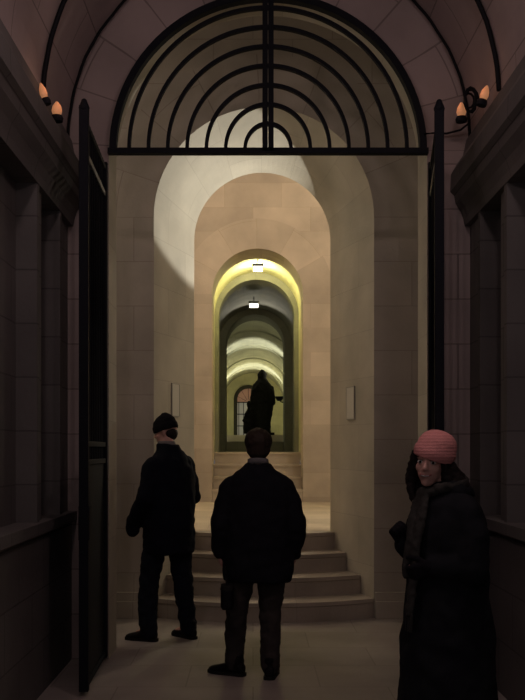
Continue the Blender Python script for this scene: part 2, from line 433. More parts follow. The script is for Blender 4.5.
# arched end window with iron grille, dark surround
def arch_ring(bm, xc, y0, y1, r0, r1, zs, zf, n=28):
    P0 = [(xc-r0, zf)]+[(xc+r0*math.cos(PI-PI*i/n), zs+r0*math.sin(PI-PI*i/n)) for i in range(n+1)]+[(xc+r0, zf)]
    P1 = [(xc-r1, zf)]+[(xc+r1*math.cos(PI-PI*i/n), zs+r1*math.sin(PI-PI*i/n)) for i in range(n+1)]+[(xc+r1, zf)]
    for i in range(len(P0)-1):
        for A in ((P0[i], P0[i+1], P1[i+1], P1[i], y0), (P0[i], P0[i+1], P1[i+1], P1[i], y1)):
            quad(bm, [(A[j][0], A[4], A[j][1]) for j in range(4)])
        for P in (P0, P1): quad(bm, [(P[i][0], y0, P[i][1]), (P[i+1][0], y0, P[i+1][1]), (P[i+1][0], y1, P[i+1][1]), (P[i][0], y1, P[i][1])])
    for i in (0, -1): quad(bm, [(P0[i][0], y0, zf), (P1[i][0], y0, zf), (P1[i][0], y1, zf), (P0[i][0], y1, zf)])
    bmesh.ops.remove_doubles(bm, verts=bm.verts[:], dist=1e-5)
def arch_pane(bm, xc, y0, y1, r, zs, zf, n=28):
    P = [(xc-r, zf)]+[(xc+r*math.cos(PI-PI*i/n), zs+r*math.sin(PI-PI*i/n)) for i in range(n+1)]+[(xc+r, zf)]
    a = [bm.verts.new((x, y0, z)) for x, z in P]; b = [bm.verts.new((x, y1, z)) for x, z in P]
    bm.faces.new(a); bm.faces.new(b[::-1])
    for i in range(len(P)): j = (i+1) % len(P); bm.faces.new((a[i], a[j], b[j], b[i]))
WX = -0.22; WR = 0.68; WZ = 3.93
win = empty('window_1', (0, 41.98, 0)); win['kind'] = 'structure'
M_surround = plain('dark_surround', (0.045, 0.042, 0.035), 0.8)
M_tymp = glow('rosy_glass', (0.40, 0.20, 0.15), 0.12)
M_pale = glow('pale_glass', (0.40, 0.38, 0.38), 0.12)
bm = BM(); arch_ring(bm, WX, -0.10, 0.0, WR-0.17, WR, WZ, FZ); mobj('window_frame', bm, M_surround, win)
bm = BM(); arch_pane(bm, WX, -0.03, -0.005, WR-0.09, WZ, 3.8); mobj('fanlight', bm, M_tymp, win)
bm = BM(); box(bm, (WX-WR+0.09, -0.03, FZ), (WX+WR-0.09, -0.005, 3.8)); mobj('pane', bm, M_pale, win)
for k in range(5):
    bm = BM(); x = WX-0.44+k*0.22; box(bm, (x-0.014, -0.075, FZ), (x+0.014, -0.045, 3.8)); mobj('bar', bm, M_iron, win)
for z in (2.7, 3.25, 3.8):
    bm = BM(); box(bm, (WX-WR+.08, -0.08, z-0.02), (WX+WR-.08, -0.04, z+0.02)); mobj('crossbar', bm, M_iron, win)
for k in range(5):
    a = PI*(k+0.5)/5; bm = BM()
    tube(bm, [(WX+0.1*math.cos(a), -0.06, 3.83+0.1*math.sin(a)), (WX+0.6*math.cos(a), -0.06, 3.93+0.6*math.sin(a))], 0.012, 6); mobj('fan_bar', bm, M_iron, win)

# ---------------------------------------------------------------- iron fan grille over the gateway
GY = 6.77
fan = empty('iron_fan_grille', (GX, GY, 3.822))
tag(fan, 'black wrought iron fanlight of concentric half-round bars filling the gateway arch', 'grille')
def flat_arc(bm, r, wdt, th, zs, rise=1.0, n=48):
    """rectangular bar bent to a half ring; wdt radial, th along y"""
    rows = []
    for i in range(n+1):
        a = PI-PI*i/n
        row = []
        for rr, yy in ((r-wdt/2, -th/2), (r+wdt/2, -th/2), (r+wdt/2, th/2), (r-wdt/2, th/2)):
            row.append(bm.verts.new((rr*math.cos(a), yy, zs+rr*rise*math.sin(a))))
        rows.append(row)
    for i in range(n):
        for k in range(4): bm.faces.new((rows[i][k], rows[i][(k+1) % 4], rows[i+1][(k+1) % 4], rows[i+1][k]))
    bm.faces.new(rows[0]); bm.faces.new(rows[-1][::-1])
bm = BM(); flat_arc(bm, 1.165, 0.052, 0.07, 0.0, 1.0); mobj('outer_hoop', bm, M_iron, fan)
for k in range(7):
    r = 0.173+0.1453*k; bm = BM(); flat_arc(bm, r, 0.026, 0.035, 0.02, 1.0+0.018/r)
    mobj('hoop', bm, M_iron, fan)
bm = BM(); box(bm, (-1.203, -0.03, -0.018), (1.203, 0.03, 0.024)); mobj('transom', bm, M_iron, fan)
for s in (-0.022, 0.022):
    bm = BM(); box(bm, (s-0.02, -0.03, 0.0), (s+0.02, 0.03, 1.20)); mobj('upright', bm, M_iron, fan)

# gate leaves
def gate_leaf(name, hinge, ang, label, W=1.0):
    g = empty(name, (hinge[0], hinge[1], 0), ang)        # leaf runs along local -Y from the hinge
    tag(g, label, 'gate', 'open leaves of the iron gate')
    H = 3.79
    def part(nm, a, b, m=M_iron, p=None):
        bm = BM(); box(bm, a, b); o = mobj(nm, bm, m, p or g)
        bv = o.modifiers.new('bevel', 'BEVEL'); bv.width = 0.003; bv.segments = 1
        return o
    part('hinge_stile', (-0.03, -0.05, 0.03), (0.03, 0.0, H-0.06))
    part('free_stile', (-0.03, -W, 0.03), (0.03, -W+0.055, H))
    bm = BM(); capsule(bm, (0, -W+0.027, H-0.01), 0.036, (0, -W+0.027, H+0.03), 0.02); mobj('finial', bm, M_iron, g, smooth=True)
    for z, m in ((H-0.10, M_iron), (H-0.30, M_ironflat), (1.62, M_iron), (1.50, M_iron), (0.06, M_iron)):
        part('rail', (-0.02, -W+0.04, z-0.018), (0.02, -0.03, z+0.018), m)
    part('kick_panel', (-0.006, -W+0.05, 0.07), (0.006, -0.04, 1.5))
    bm = BM()
    nb = 9; step = (W-0.1)/(nb+1)
    tube(bm, [(0, 0, 1.5), (0, 0, H-0.06)], 0.0125, 8)
    b0 = mobj('bar', bm, M_iron, g); b0.location = (0, -0.05-step, 0)
    for k in range(1, nb):
        b = b0.copy(); COL.objects.link(b); b.parent = g; b.location = (0, -0.05-step*(k+1), 0)
    part('lock_plate', (-0.035, -W+0.01, 1.0), (0.035, -W+0.12, 1.22))
    for z in (0.35, 1.9, 3.5):
        bm = BM(); tube(bm, [(0, 0.0, z-0.07), (0, 0.0, z+0.07)], 0.022, 10); mobj('hinge', bm, M_iron, g, smooth=True)
    return g
gate_leaf('gate_leaf', (-1.12, 6.76), 0.035, 'tall black barred iron gate leaf folded open along the left wall')
gate_leaf('gate_leaf', (1.345, 6.76), -0.15, 'tall black barred iron gate leaf folded open behind the pink-hatted person')

# ---------------------------------------------------------------- cables over the near vault and cornice lamps
def vault_cable(y, r, label, a0=0.0, a1=PI, wob=0.0, nm='vault_cable'):
    bm = BM(); pts = []
    for i in range(61):
        a = a0+(a1-a0)*i/60; rr = R0-r-0.004+0.0*math.sin(i)
        pts.append((XC0+rr*math.cos(a), y+wob*math.sin(i*0.7)+wob*math.sin(i*1.9), ZS+rr*math.sin(a)))
    tube(bm, pts, r, 8); o = mobj(nm, bm, M_cable, smooth=True)
    tag(o, label, 'cable'); return o
vault_cable(5.92, 0.017, 'thick black cable arching across the ceiling vault, nearer of the two', 0.03, PI-0.01, 0.004)
vault_cable(6.74, 0.011, 'thin black cable arching across the ceiling vault, nearer the gate', 0.0, PI, 0.006)
bm = BM(); tube(bm, [(1.28, 6.72, 3.94), (1.36, 6.74, 3.955), (1.45, 6.74, 3.95), (1.55, 6.72, 3.97), (1.60, 6.66, 4.0)], 0.008, 8)
tag(mobj('wall_cable', bm, M_cable, smooth=True), 'short black cable running level from the right gate leaf to the cornice', 'cable')
bm = BM(); pts = []
for i in range(40):
    a = i*0.55; pts.append((1.53+0.05*math.cos(a)*(1-i/90), 6.30+0.02*math.sin(a*1.3)+i*0.002, 4.03+0.10*math.sin(a)*(1-i/80)+i*0.0008))
tube(bm, pts, 0.008, 7)
tag(mobj('cable_coil', bm, M_cable, smooth=True), 'coil of slack black cable resting on the right cornice between the amber lamps', 'cable')
def cornice_lamp(x, y, z, sx, label, h=0.10, w=0.06, e=0.10, tilt=0.0):
    g = empty('cornice_lamp', (x, y, z)); g.rotation_euler = (0, tilt, 0)
    tag(g, label, 'lamp', 'amber lamps on the cornice')
    bm = BM(); loft(bm, [(0, 0, -0.05, w*.55, w*.5), (0, 0, -0.03, w*.62, w*.55), (0, 0, -0.01, w*.5, w*.45)], 14); mobj('lamp_base', bm, M_iron, g)
    bm = BM(); loft(bm, [(0, 0, -0.012, w*.35, w*.35), (0, 0, h*.25, w*.5, w*.5), (0, 0, h*.6, w*.42, w*.42), (0, 0, h, w*.12, w*.12)], 14)
    mobj('lamp_glass', bm, M_amber, g, smooth=True)
    l = light('cornice_glow', 'POINT', (x-sx*0.09, y-0.02, z+h+0.02), e, (1.0, 0.5, 0.3), 0.03)
cornice_lamp(-1.31, 5.66, 3.80, -1, 'long amber lamp on the left cornice at the foot of the thick cable', 0.09, 0.05, 0.16, -0.3)
cornice_lamp(-1.29, 5.92, 3.79, -1, 'small amber lamp on the left cornice just behind the long one', 0.08, 0.07, 0.12)
cornice_lamp(1.54, 6.02, 3.93, 1, 'pale amber lamp on the right cornice at the foot of the thick cable', 0.09, 0.06, 0.16, 0.3)
cornice_lamp(1.50, 6.48, 3.99, 1, 'small amber lamp on the right cornice beside the coiled cable', 0.09, 0.07, 0.12)

# ---------------------------------------------------------------- passage lamps
def ceiling_lamp(x, y, z, label, m, wd, e, col):
    g = empty('ceiling_lamp', (x, y, z)); tag(g, label, 'lamp', 'lamps under the passage vault')
    bm = BM(); box(bm, (-wd/2-0.02, -0.05, -0.01), (wd/2+0.02, 0.06, 0.05)); mobj('housing', bm, M_ironflat, g)
    bm = BM(); box(bm, (-wd/2, -0.075, -0.085), (wd/2, 0.045, -0.01)); o = mobj('diffuser', bm, m, g)
    bm = BM(); tube(bm, [(0, 0, 0.04), (0, 0, 0.16)], 0.012, 8); mobj('stem', bm, M_ironflat, g)
    return light('passage_lamp', 'POINT', (x, y+0.35, z-0.04), e, col, 0.04)
ceiling_lamp(0.09, 16.6, 4.965, 'bright white box lamp under the yellow passage vault', M_lampw, 0.17, 50, (1.0, 0.93, 0.42))
_l = ceiling_lamp(0.02, 20.6, 4.93, 'smaller dimmer lamp hanging deeper in the grey passage vault', M_lampw2, 0.20, 0.5, (1.0, 0.95, 0.7))
light('passage_vault_fill', 'SPOT', (0.05, 22.2, 4.3), 30, (1.0, 0.95, 0.78), 0.1, (0.05, 21.3, 5.2), 110, 0.6)  # added spot without a fixture: lifts the grey vault, leaves the third arch dark

# paper notices on the splayed jambs
def notice(sx, y, z, label):
    xc = 0.1; h = splay_half(y); n = Vector((-sx*(Y2-Y1), -(1.04-0.722), 0)).normalized()
    g = empty('paper_notice', (xc+sx*h+n.x*0.006, y+n.y*0.006, z), 0)
    g.rotation_euler = (0, 0, math.atan2(n.y, n.x)+PI/2)
    tag(g, label, 'notice')
    bm = BM(); box(bm, (-0.095, -0.004, -0.16), (0.095, 0.004, 0.16)); mobj('sheet', bm, M_paper, g)
    bm = BM()
    for a, b in (((-0.1, -0.165), (0.1, -0.158)), ((-0.1, 0.158), (0.1, 0.165)), ((-0.1, -0.158), (-0.094, 0.158)), ((0.094, -0.158), (0.1, 0.158))):
        box(bm, (a[0], -0.007, a[1]), (b[0], 0.005, b[1]))
    mobj('holder', bm, M_holder, g)
notice(1, 9.02, 2.05, 'small upright paper notice on the right splayed jamb of the steps arch')
notice(-1, 9.02, 2.08, 'small upright paper notice on the left splayed jamb above the man in the cap')

# ---------------------------------------------------------------- statue in the far chamber
st = empty('statue', (0.31, 30.0, FZ))
tag(st, 'dark hooded robed statue silhouetted in the bright far chamber', 'statue')
bm = BM(); box(bm, (-0.45, -0.30, 0), (0.40, 0.30, 0.16)); mobj('plinth', bm, M_bronze, st)
bm = BM()
loft(bm, [(-.02, 0, 0.14, 0.30, 0.24), (-0.02, 0, 0.5, 0.31, 0.22), (0.0, 0, 0.9, 0.35, 0.23), (0.02, 0, 1.3, 0.40, 0.23), (0.0, 0, 1.6, 0.38, 0.22), (-0.02, 0, 1.78, 0.28, 0.19), (0, 0, 1.90, 0.17, 0.15), (0, 0, 1.98, 0.14, 0.14)], p=2.3)
ellipsoid(bm, (0, 0.0, 2.05), (0.16, 0.17, 0.19)); ellipsoid(bm, (0, -0.03, 2.16), (0.09, 0.11, 0.11))
capsule(bm, (0.30, 0, 1.62), 0.10, (0.36, -0.06, 1.15), 0.085); capsule(bm, (0.36, -0.06, 1.15), 0.075, (0.12, -0.22, 1.2), 0.05)
capsule(bm, (-0.28, 0, 1.62), 0.10, (-0.33, -0.02, 1.2), 0.085); capsule(bm, (-0.33, -0.02, 1.2), 0.08, (-0.36, -0.15, 0.9), 0.055)
remesh(mobj('robed_figure', bm, M_bronze, st), 0.025, 4, (0.12, 0.04))
bm = BM()   # small crouched figure pressed against its side
loft(bm, [(-0.42, 0, 0.12, 0.22, 0.2), (-0.42, 0, 0.4, 0.22, 0.18), (-0.40, 0, 0.7, 0.17, 0.15), (-0.40, 0, 0.9, 0.12, 0.11), (-0.42, 0, 1.0, 0.06, 0.06)], p=2.2)
ellipsoid(bm, (-0.43, 0, 1.1), (0.10, 0.11, 0.13))
capsule(bm, (-0.5, 0, 0.85), 0.06, (-0.62, -0.05, 0.55), 0.05); capsule(bm, (-0.62, -0.05, 0.55), 0.05, (-0.42, -0.2, 0.5), 0.04)
remesh(mobj('crouched_figure', bm, M_bronze, st), 0.022, 4, (0.1, 0.03))
wl = empty('wall_lamp', (0.99, 31.6, 3.32)); tag(wl, 'small dark bracket lamp to the right of the robed statue', 'lamp')
bm = BM(); tube(bm, [(0.43, 0, -0.08), (0.2, 0, -0.1), (0.0, 0, -0.05), (-0.06, 0, 0)], 0.02, 8); mobj('bracket', bm, M_iron, wl)
bm = BM(); loft(bm, [(-0.06, 0, -0.02, 0.07, 0.07), (-0.06, 0, 0.09, 0.16, 0.12), (-0.06, 0, 0.14, 0.16, 0.12)], 14); mobj('lamp_bowl', bm, M_iron, wl)

# ================================================================= people
M_skin = plain('skin', (0.60, 0.34, 0.28), 0.6, 0, 0.05, 30, 0.05)
M_hairD = plain('dark_hair', (0.018, 0.013, 0.012), 0.55, 0, 0.3, 60, 0.4)
M_hairB = plain('brown_hair', (0.035, 0.024, 0.018), 0.6, 0, 0.3, 90, 0.5)
M_coatN = plain('navy_black_cloth', (0.005, 0.006, 0.012), 0.9, 0, 0.2, 60, 0.2)
M_coatB = plain('black_cloth', (0.010, 0.010, 0.014), 0.9, 0, 0.2, 60, 0.2)
M_coatW = plain('black_wool', (0.012, 0.013, 0.016), 0.95, 0, 0.25, 90, 0.3)
M_jean = plain('dark_denim', (0.009, 0.011, 0.018), 0.9, 0, 0.2, 80, 0.2)
M_trou = plain('dark_brown_trousers', (0.040, 0.034, 0.032), 0.9, 0, 0.2, 80, 0.2)
M_shoe = plain('dark_leather', (0.008, 0.007, 0.008), 0.5, 0, 0.2, 40, 0.1)
M_sole = plain('dark_rubber', (0.015, 0.014, 0.013), 0.7, 0, 0.1, 40, 0)
M_capk = plain('black_knit', (0.010, 0.009, 0.012), 0.95, 0, 0.3, 120, 0.4)
M_scarf = plain('grey_scarf', (0.04, 0.038, 0.035), 0.95, 0, 0.35, 70, 0.5)
M_collar = plain('grey_collar', (0.16, 0.15, 0.15), 0.9, 0, 0.1, 60, 0.1)
M_eyew = plain('eye_white', (0.55, 0.52, 0.5), 0.3, 0, 0.02, 10, 0)
M_iris = plain('dark_iris', (0.02, 0.012, 0.01), 0.3, 0, 0.02, 10, 0)
M_lip = plain('lips', (0.34, 0.09, 0.09), 0.5, 0, 0.05, 40, 0)
M_brow = plain('eyebrow_hair', (0.02, 0.014, 0.012), 0.8, 0, 0.1, 100, 0)
# pink knit
def knit():
    m, nt, b = newmat('pink_knit'); N = nt.nodes; Lk = nt.links
    tc = N.new('ShaderNodeTexCoord'); wv = N.new('ShaderNodeTexWave'); wv.bands_direction = 'Z'
    wv.inputs['Scale'].default_value = 22; wv.inputs['Distortion'].default_value = 3.5; wv.inputs['Detail Scale'].default_value = 6
    Lk.new(tc.outputs['Object'], wv.inputs['Vector'])
    r = N.new('ShaderNodeValToRGB'); r.color_ramp.elements[0].color = (0.66, 0.26, 0.25, 1); r.color_ramp.elements[1].color = (0.76, 0.32, 0.30, 1)
    Lk.new(wv.outputs['Fac'], r.inputs['Fac']); Lk.new(r.outputs[0], b.inputs['Base Color'])
    bp = N.new('ShaderNodeBump'); bp.inputs['Strength'].default_value = 0.3; bp.inputs['Distance'].default_value = 0.006
    Lk.new(wv.outputs['Fac'], bp.inputs['Height']); Lk.new(bp.outputs[0], b.inputs['Normal'])
    b.inputs['Roughness'].default_value = 0.95
    return m
M_pinkknit = knit()

def V(*a): return Vector(a)
def xf(bm, start, M):
    bmesh.ops.transform(bm, matrix=M, verts=bm.verts[start:])
def add_head(bm, M, female=False):
    bm.verts.ensure_lookup_table(); s = len(bm.verts)
    k = 0.95 if female else 1.0
    ellipsoid(bm, (0, -0.012, 0.034), (0.075*k, 0.094, 0.086))
    ellipsoid(bm, (0, 0.022, -0.028), (0.060*k, 0.068, 0.080))
    ellipsoid(bm, (0, 0.045, 0.028), (0.056*k, 0.044, 0.048))     # forehead
    ellipsoid(bm, (0, 0.060, -0.092), (0.020*k*k, 0.022, 0.020))       # chin
    ellipsoid(bm, (0, 0.066, -0.055), (0.032, 0.022, 0.026))       # muzzle
    capsule(bm, (0, 0.084, 0.006), 0.0085, (0, 0.103, -0.026), 0.0115, n=10)
    for q in (-1, 1):
        ellipsoid(bm, (q*0.010, 0.093, -0.031), (0.008, 0.009, 0.007))
        ellipsoid(bm, (q*0.034*k, 0.054, -0.026), (0.024, 0.024, 0.024))
        capsule(bm, (q*0.014, 0.083, 0.021), 0.008, (q*0.043, 0.068, 0.020), 0.008, n=8)   # brow ridge
        capsule(bm, (q*(0.045 if not female else 0.036), 0.0, -0.058), 0.018, (q*0.012, 0.052, -0.094), 0.015, n=10)   # jaw
        ellipsoid(bm, (q*0.077*k, -0.008, -0.008), (0.009, 0.018, 0.031))
        ellipsoid(bm, (q*0.081*k, -0.014, 0.004), (0.007, 0.014, 0.016))
    bm.verts.ensure_lookup_table(); bmesh.ops.transform(bm, matrix=M, verts=bm.verts[s:])
def add_hand(bm, wrist, d, palm_n, thumb, curl=0.35, size=1.0, k=1.0):
    """d: finger direction, palm_n: direction the palm faces, thumb: side direction of thumb"""
    d = Vector(d).normalized(); pn = Vector(palm_n); pn = (pn-d*pn.dot(d)).normalized(); t = Vector(thumb); t = (t-d*t.dot(d)-pn*t.dot(pn)).normalized()
    w = Vector(wrist)
    for q in (-0.024, -0.008, 0.008, 0.024):
        capsule(bm, w+t*q*0.7*size, 0.016*size*k, w+(d*0.082+t*q)*size, 0.0135*size*k, n=10)
    for q, L in ((0.026, 0.070), (0.009, 0.080), (-0.009, 0.074), (-0.026, 0.058)):
        p = w+(d*0.085+t*q)*size; a = 0; rr = 0.0095*size*k
        for seg in (0.45, 0.31, 0.24):
            a += curl; dd = d*math.cos(a)+pn*math.sin(a); p2 = p+dd*L*seg*size
            capsule(bm, p, rr, p2, rr*0.92, n=9); p = p2; rr *= 0.92
    p = w+(d*0.020+t*0.022)*size; dirs = [(t*0.75+d*0.6+pn*0.35), (t*0.35+d*0.85+pn*0.5), (t*0.05+d*0.9+pn*0.7)]
    rr = 0.0135*size*k
    for dd, L in zip(dirs, (0.042, 0.032, 0.026)):
        p2 = p+dd.normalized()*L*size; capsule(bm, p, rr, p2, rr*0.88, n=9); p = p2; rr *= 0.88
def shoe(parent, ankle, yaw, pitch=0.0, L=0.29):
    """yaw: direction of toes in root space, 0 = +y"""
    g = bpy.data.objects.new('shoe', bpy.data.meshes.new('shoe'))
    bm = BM()
    secs = [(-0.075, 0.034, 0.032, 0.045), (-0.06, 0.038, 0.045, 0.055), (-0.02, 0.040, 0.052, 0.060), (0.03, 0.041, 0.047, 0.052), (0.08, 0.046, 0.038, 0.040), (0.13, 0.050, 0.030, 0.033), (0.175, 0.044, 0.024, 0.028), (0.205, 0.026, 0.016, 0.022)]
    rows = []
    for y, hw, hz, cz in secs:
        rows.append([bm.verts.new((hw*math.cos(2*PI*k/16), y*L/0.29, max(0.012, cz+hz*math.sin(2*PI*k/16)))) for k in range(16)])
    for i in range(len(rows)-1):
        for k in range(16): bm.faces.new((rows[i][k], rows[i][(k+1) % 16], rows[i+1][(k+1) % 16], rows[i+1][k]))
    bm.faces.new(rows[0]); bm.faces.new(rows[-1])
    capsule(bm, (0, -0.02, 0.07), 0.046, (0, -0.025, 0.13), 0.045)
    o = mobj('shoe', bm, M_shoe, parent, smooth=True); remesh(o, 0.009, 3)
    o.location = (ankle[0], ankle[1], ankle[2]); o.rotation_euler = (pitch, 0, yaw)
    bm = BM()
    n = 24; top = []; bot = []
    out = [(0.040, -0.06), (0.030, -0.08), (0, -0.088), (-0.030, -0.08), (-0.040, -0.06), (-0.041, 0), (-0.046, 0.07), (-0.052, 0.125), (-0.046, 0.17), (-0.028, 0.205), (0, 0.215), (0.028, 0.205), (0.046, 0.17), (0.052, 0.125), (0.046, 0.07), (0.041, 0)]
    t = [bm.verts.new((x, y*L/.29, 0.022)) for x, y in out]; b = [bm.verts.new((x, y*L/.29, 0.0)) for x, y in out]
    bm.faces.new(t); bm.faces.new(b[::-1])
    for i in range(len(out)): j = (i+1) % len(out); bm.faces.new((t[i], t[j], b[j], b[i]))
    mobj('sole', bm, M_sole, o)
    return o

# ---------------- man in the middle, seen from behind (root faces +y)
def man_middle():
    g = empty('person', (0.035, 6.28, 0), 0.0)
    tag(g, 'bareheaded person in a bulky black jacket, back turned, standing before the steps', 'person')
    HM = Matrix.Translation((0.0, 0.03, 1.605)) @ Matrix.Rotation(math.radians(4), 4, 'Z')
    shL, shR = V(-0.175, 0, 1.315), V(0.175, 0, 1.315)
    elL, elR = V(-0.275, -0.03, 1.09), V(0.275, -0.03, 1.09)
    wrL, wrR = V(-0.265, 0.03, 0.87), V(0.255, 0.05, 0.87)
    hipL, hipR = V(-0.095, 0, 0.88), V(0.095, 0, 0.88)
    knL, knR = V(-0.145, 0.02, 0.48), V(0.085, 0.02, 0.47)
    anL, anR = V(-0.165, 0.06, 0.09), V(0.085, -0.03, 0.09)
    bm = BM(); add_head(bm, HM)
    capsule(bm, (0, 0.0, 1.40), 0.062, (0, 0.02, 1.54), 0.058)
    loft(bm, [(0, 0, 0.84, 0.15, 0.11), (0, 0, 1.0, 0.14, 0.10), (0, 0, 1.2, 0.165, 0.115), (0, 0, 1.36, 0.17, 0.11), (0, 0, 1.44, 0.07, 0.07)])
    for a, b_, c in ((shL, elL, wrL), (shR, elR, wrR)): chain(bm, [a, b_, c], [0.05, 0.042, 0.028])
    for a, b_, c in ((hipL, knL, anL), (hipR, knR, anR)): chain(bm, [a, b_, c], [0.085, 0.055, 0.038]); capsule(bm, c, 0.036, c+V(0, 0.13, -0.05), 0.03)
    add_hand(bm, wrL, (0.05, 0.15, -1), (1, 0.2, 0), (0, 1, 0), 0.4)
    add_hand(bm, wrR, (-0.05, 0.15, -1), (-1, 0.2, 0), (0, 1, 0), 0.4)
    remesh(mobj('body', bm, M_skin, g), 0.009, 2)
    # hair
    bm = BM(); ellipsoid(bm, (0, -0.022, 0.036), (0.098, 0.102, 0.094)); ellipsoid(bm, (0, -0.045, -0.018), (0.084, 0.066, 0.074)); ellipsoid(bm, (0, 0.035, 0.075), (0.062, 0.05, 0.045))
    bmesh.ops.transform(bm, matrix=HM, verts=bm.verts[:]); remesh(mobj('hair', bm, M_hairB, g), 0.008, 3, (0.03, 0.014))
    # trousers
    bm = BM()
    loft(bm, [(0, 0, 0.80, 0.165, 0.125), (0, 0, 0.95, 0.165, 0.125), (0, 0, 1.02, 0.15, 0.115)])
    chain(bm, [hipL, V(-0.125, 0.0, 0.66), knL, V(-0.160, 0.035, 0.28), anL+V(0, 0, -0.01)], [0.108, 0.098, 0.080, 0.073, 0.068])
    chain(bm, [hipR, V(0.095, 0.0, 0.66), knR, V(0.088, 0.0, 0.28), anR+V(0, 0, -0.01)], [0.108, 0.098, 0.080, 0.073, 0.068])
    remesh(mobj('trousers', bm, M_trou, g), 0.012, 2, (0.06, 0.025))
    # jacket, blouson with loose body
    bm = BM()
    loft(bm, [(0, 0, 0.665, 0.235, 0.165), (0, 0, 0.74, 0.25, 0.18), (0, 0, 0.92, 0.25, 0.185), (0, 0, 1.08, 0.255, 0.185), (0, 0, 1.20, 0.25, 0.175), (0, 0, 1.30, 0.235, 0.16), (0, 0, 1.36, 0.21, 0.145), (0, 0, 1.415, 0.16, 0.125), (0, 0, 1.46, 0.11, 0.10), (0, 0.005, 1.49, 0.085, 0.085)], p=2.1)
    chain(bm, [shL, V(-0.222, -0.01, 1.20), elL+V(.015,0,-.03), wrL+V(0, 0, 0.0)], [0.088, 0.084, 0.076, 0.060])
    chain(bm, [shR, V(0.222, -0.01, 1.20), elR+V(-.015,0,-.03), wrR+V(0, 0, 0.0)], [0.088, 0.084, 0.076, 0.060])
    remesh(mobj('jacket', bm, M_coatB, g), 0.013, 4, (0.10, 0.03))
    bm = BM()
    n = 28; rows = []
    for r, z in ((0.070, 1.475), (0.078, 1.475), (0.072, 1.515), (0.064, 1.515)):
        rows.append([bm.verts.new((r*math.cos(2*PI*k/n), 0.005+r*math.sin(2*PI*k/n), z-0.012*math.sin(2*PI*k/n))) for k in range(n)])
    for i in range(4):
        for k in range(n): bm.faces.new((rows[i][k], rows[i][(k+1) % n], rows[(i+1) % 4][(k+1) % n], rows[(i+1) % 4][k]))
    mobj('shirt_collar', bm, M_collar, g, smooth=True)
    shoe(g, (anL.x, anL.y-0.02, 0), math.radians(62)); shoe(g, (anR.x, anR.y, 0), math.radians(-8))
    return g
man_middle()
bm = BM()   # camera bag on a strap at his left side
bg = empty('camera_bag', (-0.175, 6.12, 0.50)); tag(bg, 'small dark camera bag hanging at the left thigh of the middle person', 'bag')
loft(bm, [(0, 0, 0, 0.035, 0.055), (0, 0, 0.02, 0.045, 0.065), (0, 0, 0.13, 0.045, 0.065), (0, 0, 0.15, 0.035, 0.055)], p=3.5); mobj('bag_body', bm, M_shoe, bg)
bm = BM(); loft(bm, [(0, -0.0, 0.135, 0.048, 0.068), (0, 0, 0.165, 0.042, 0.06)], p=3.5); mobj('flap', bm, M_sole, bg)
bm = BM(); tube(bm, [(0.0, -0.05, 0.15), (-0.012, -0.02, 0.24), (-0.015, 0.06, 0.28), (0.0, 0.06, 0.2), (0, 0.05, 0.15)], 0.006, 6); mobj('strap', bm, M_shoe, bg)

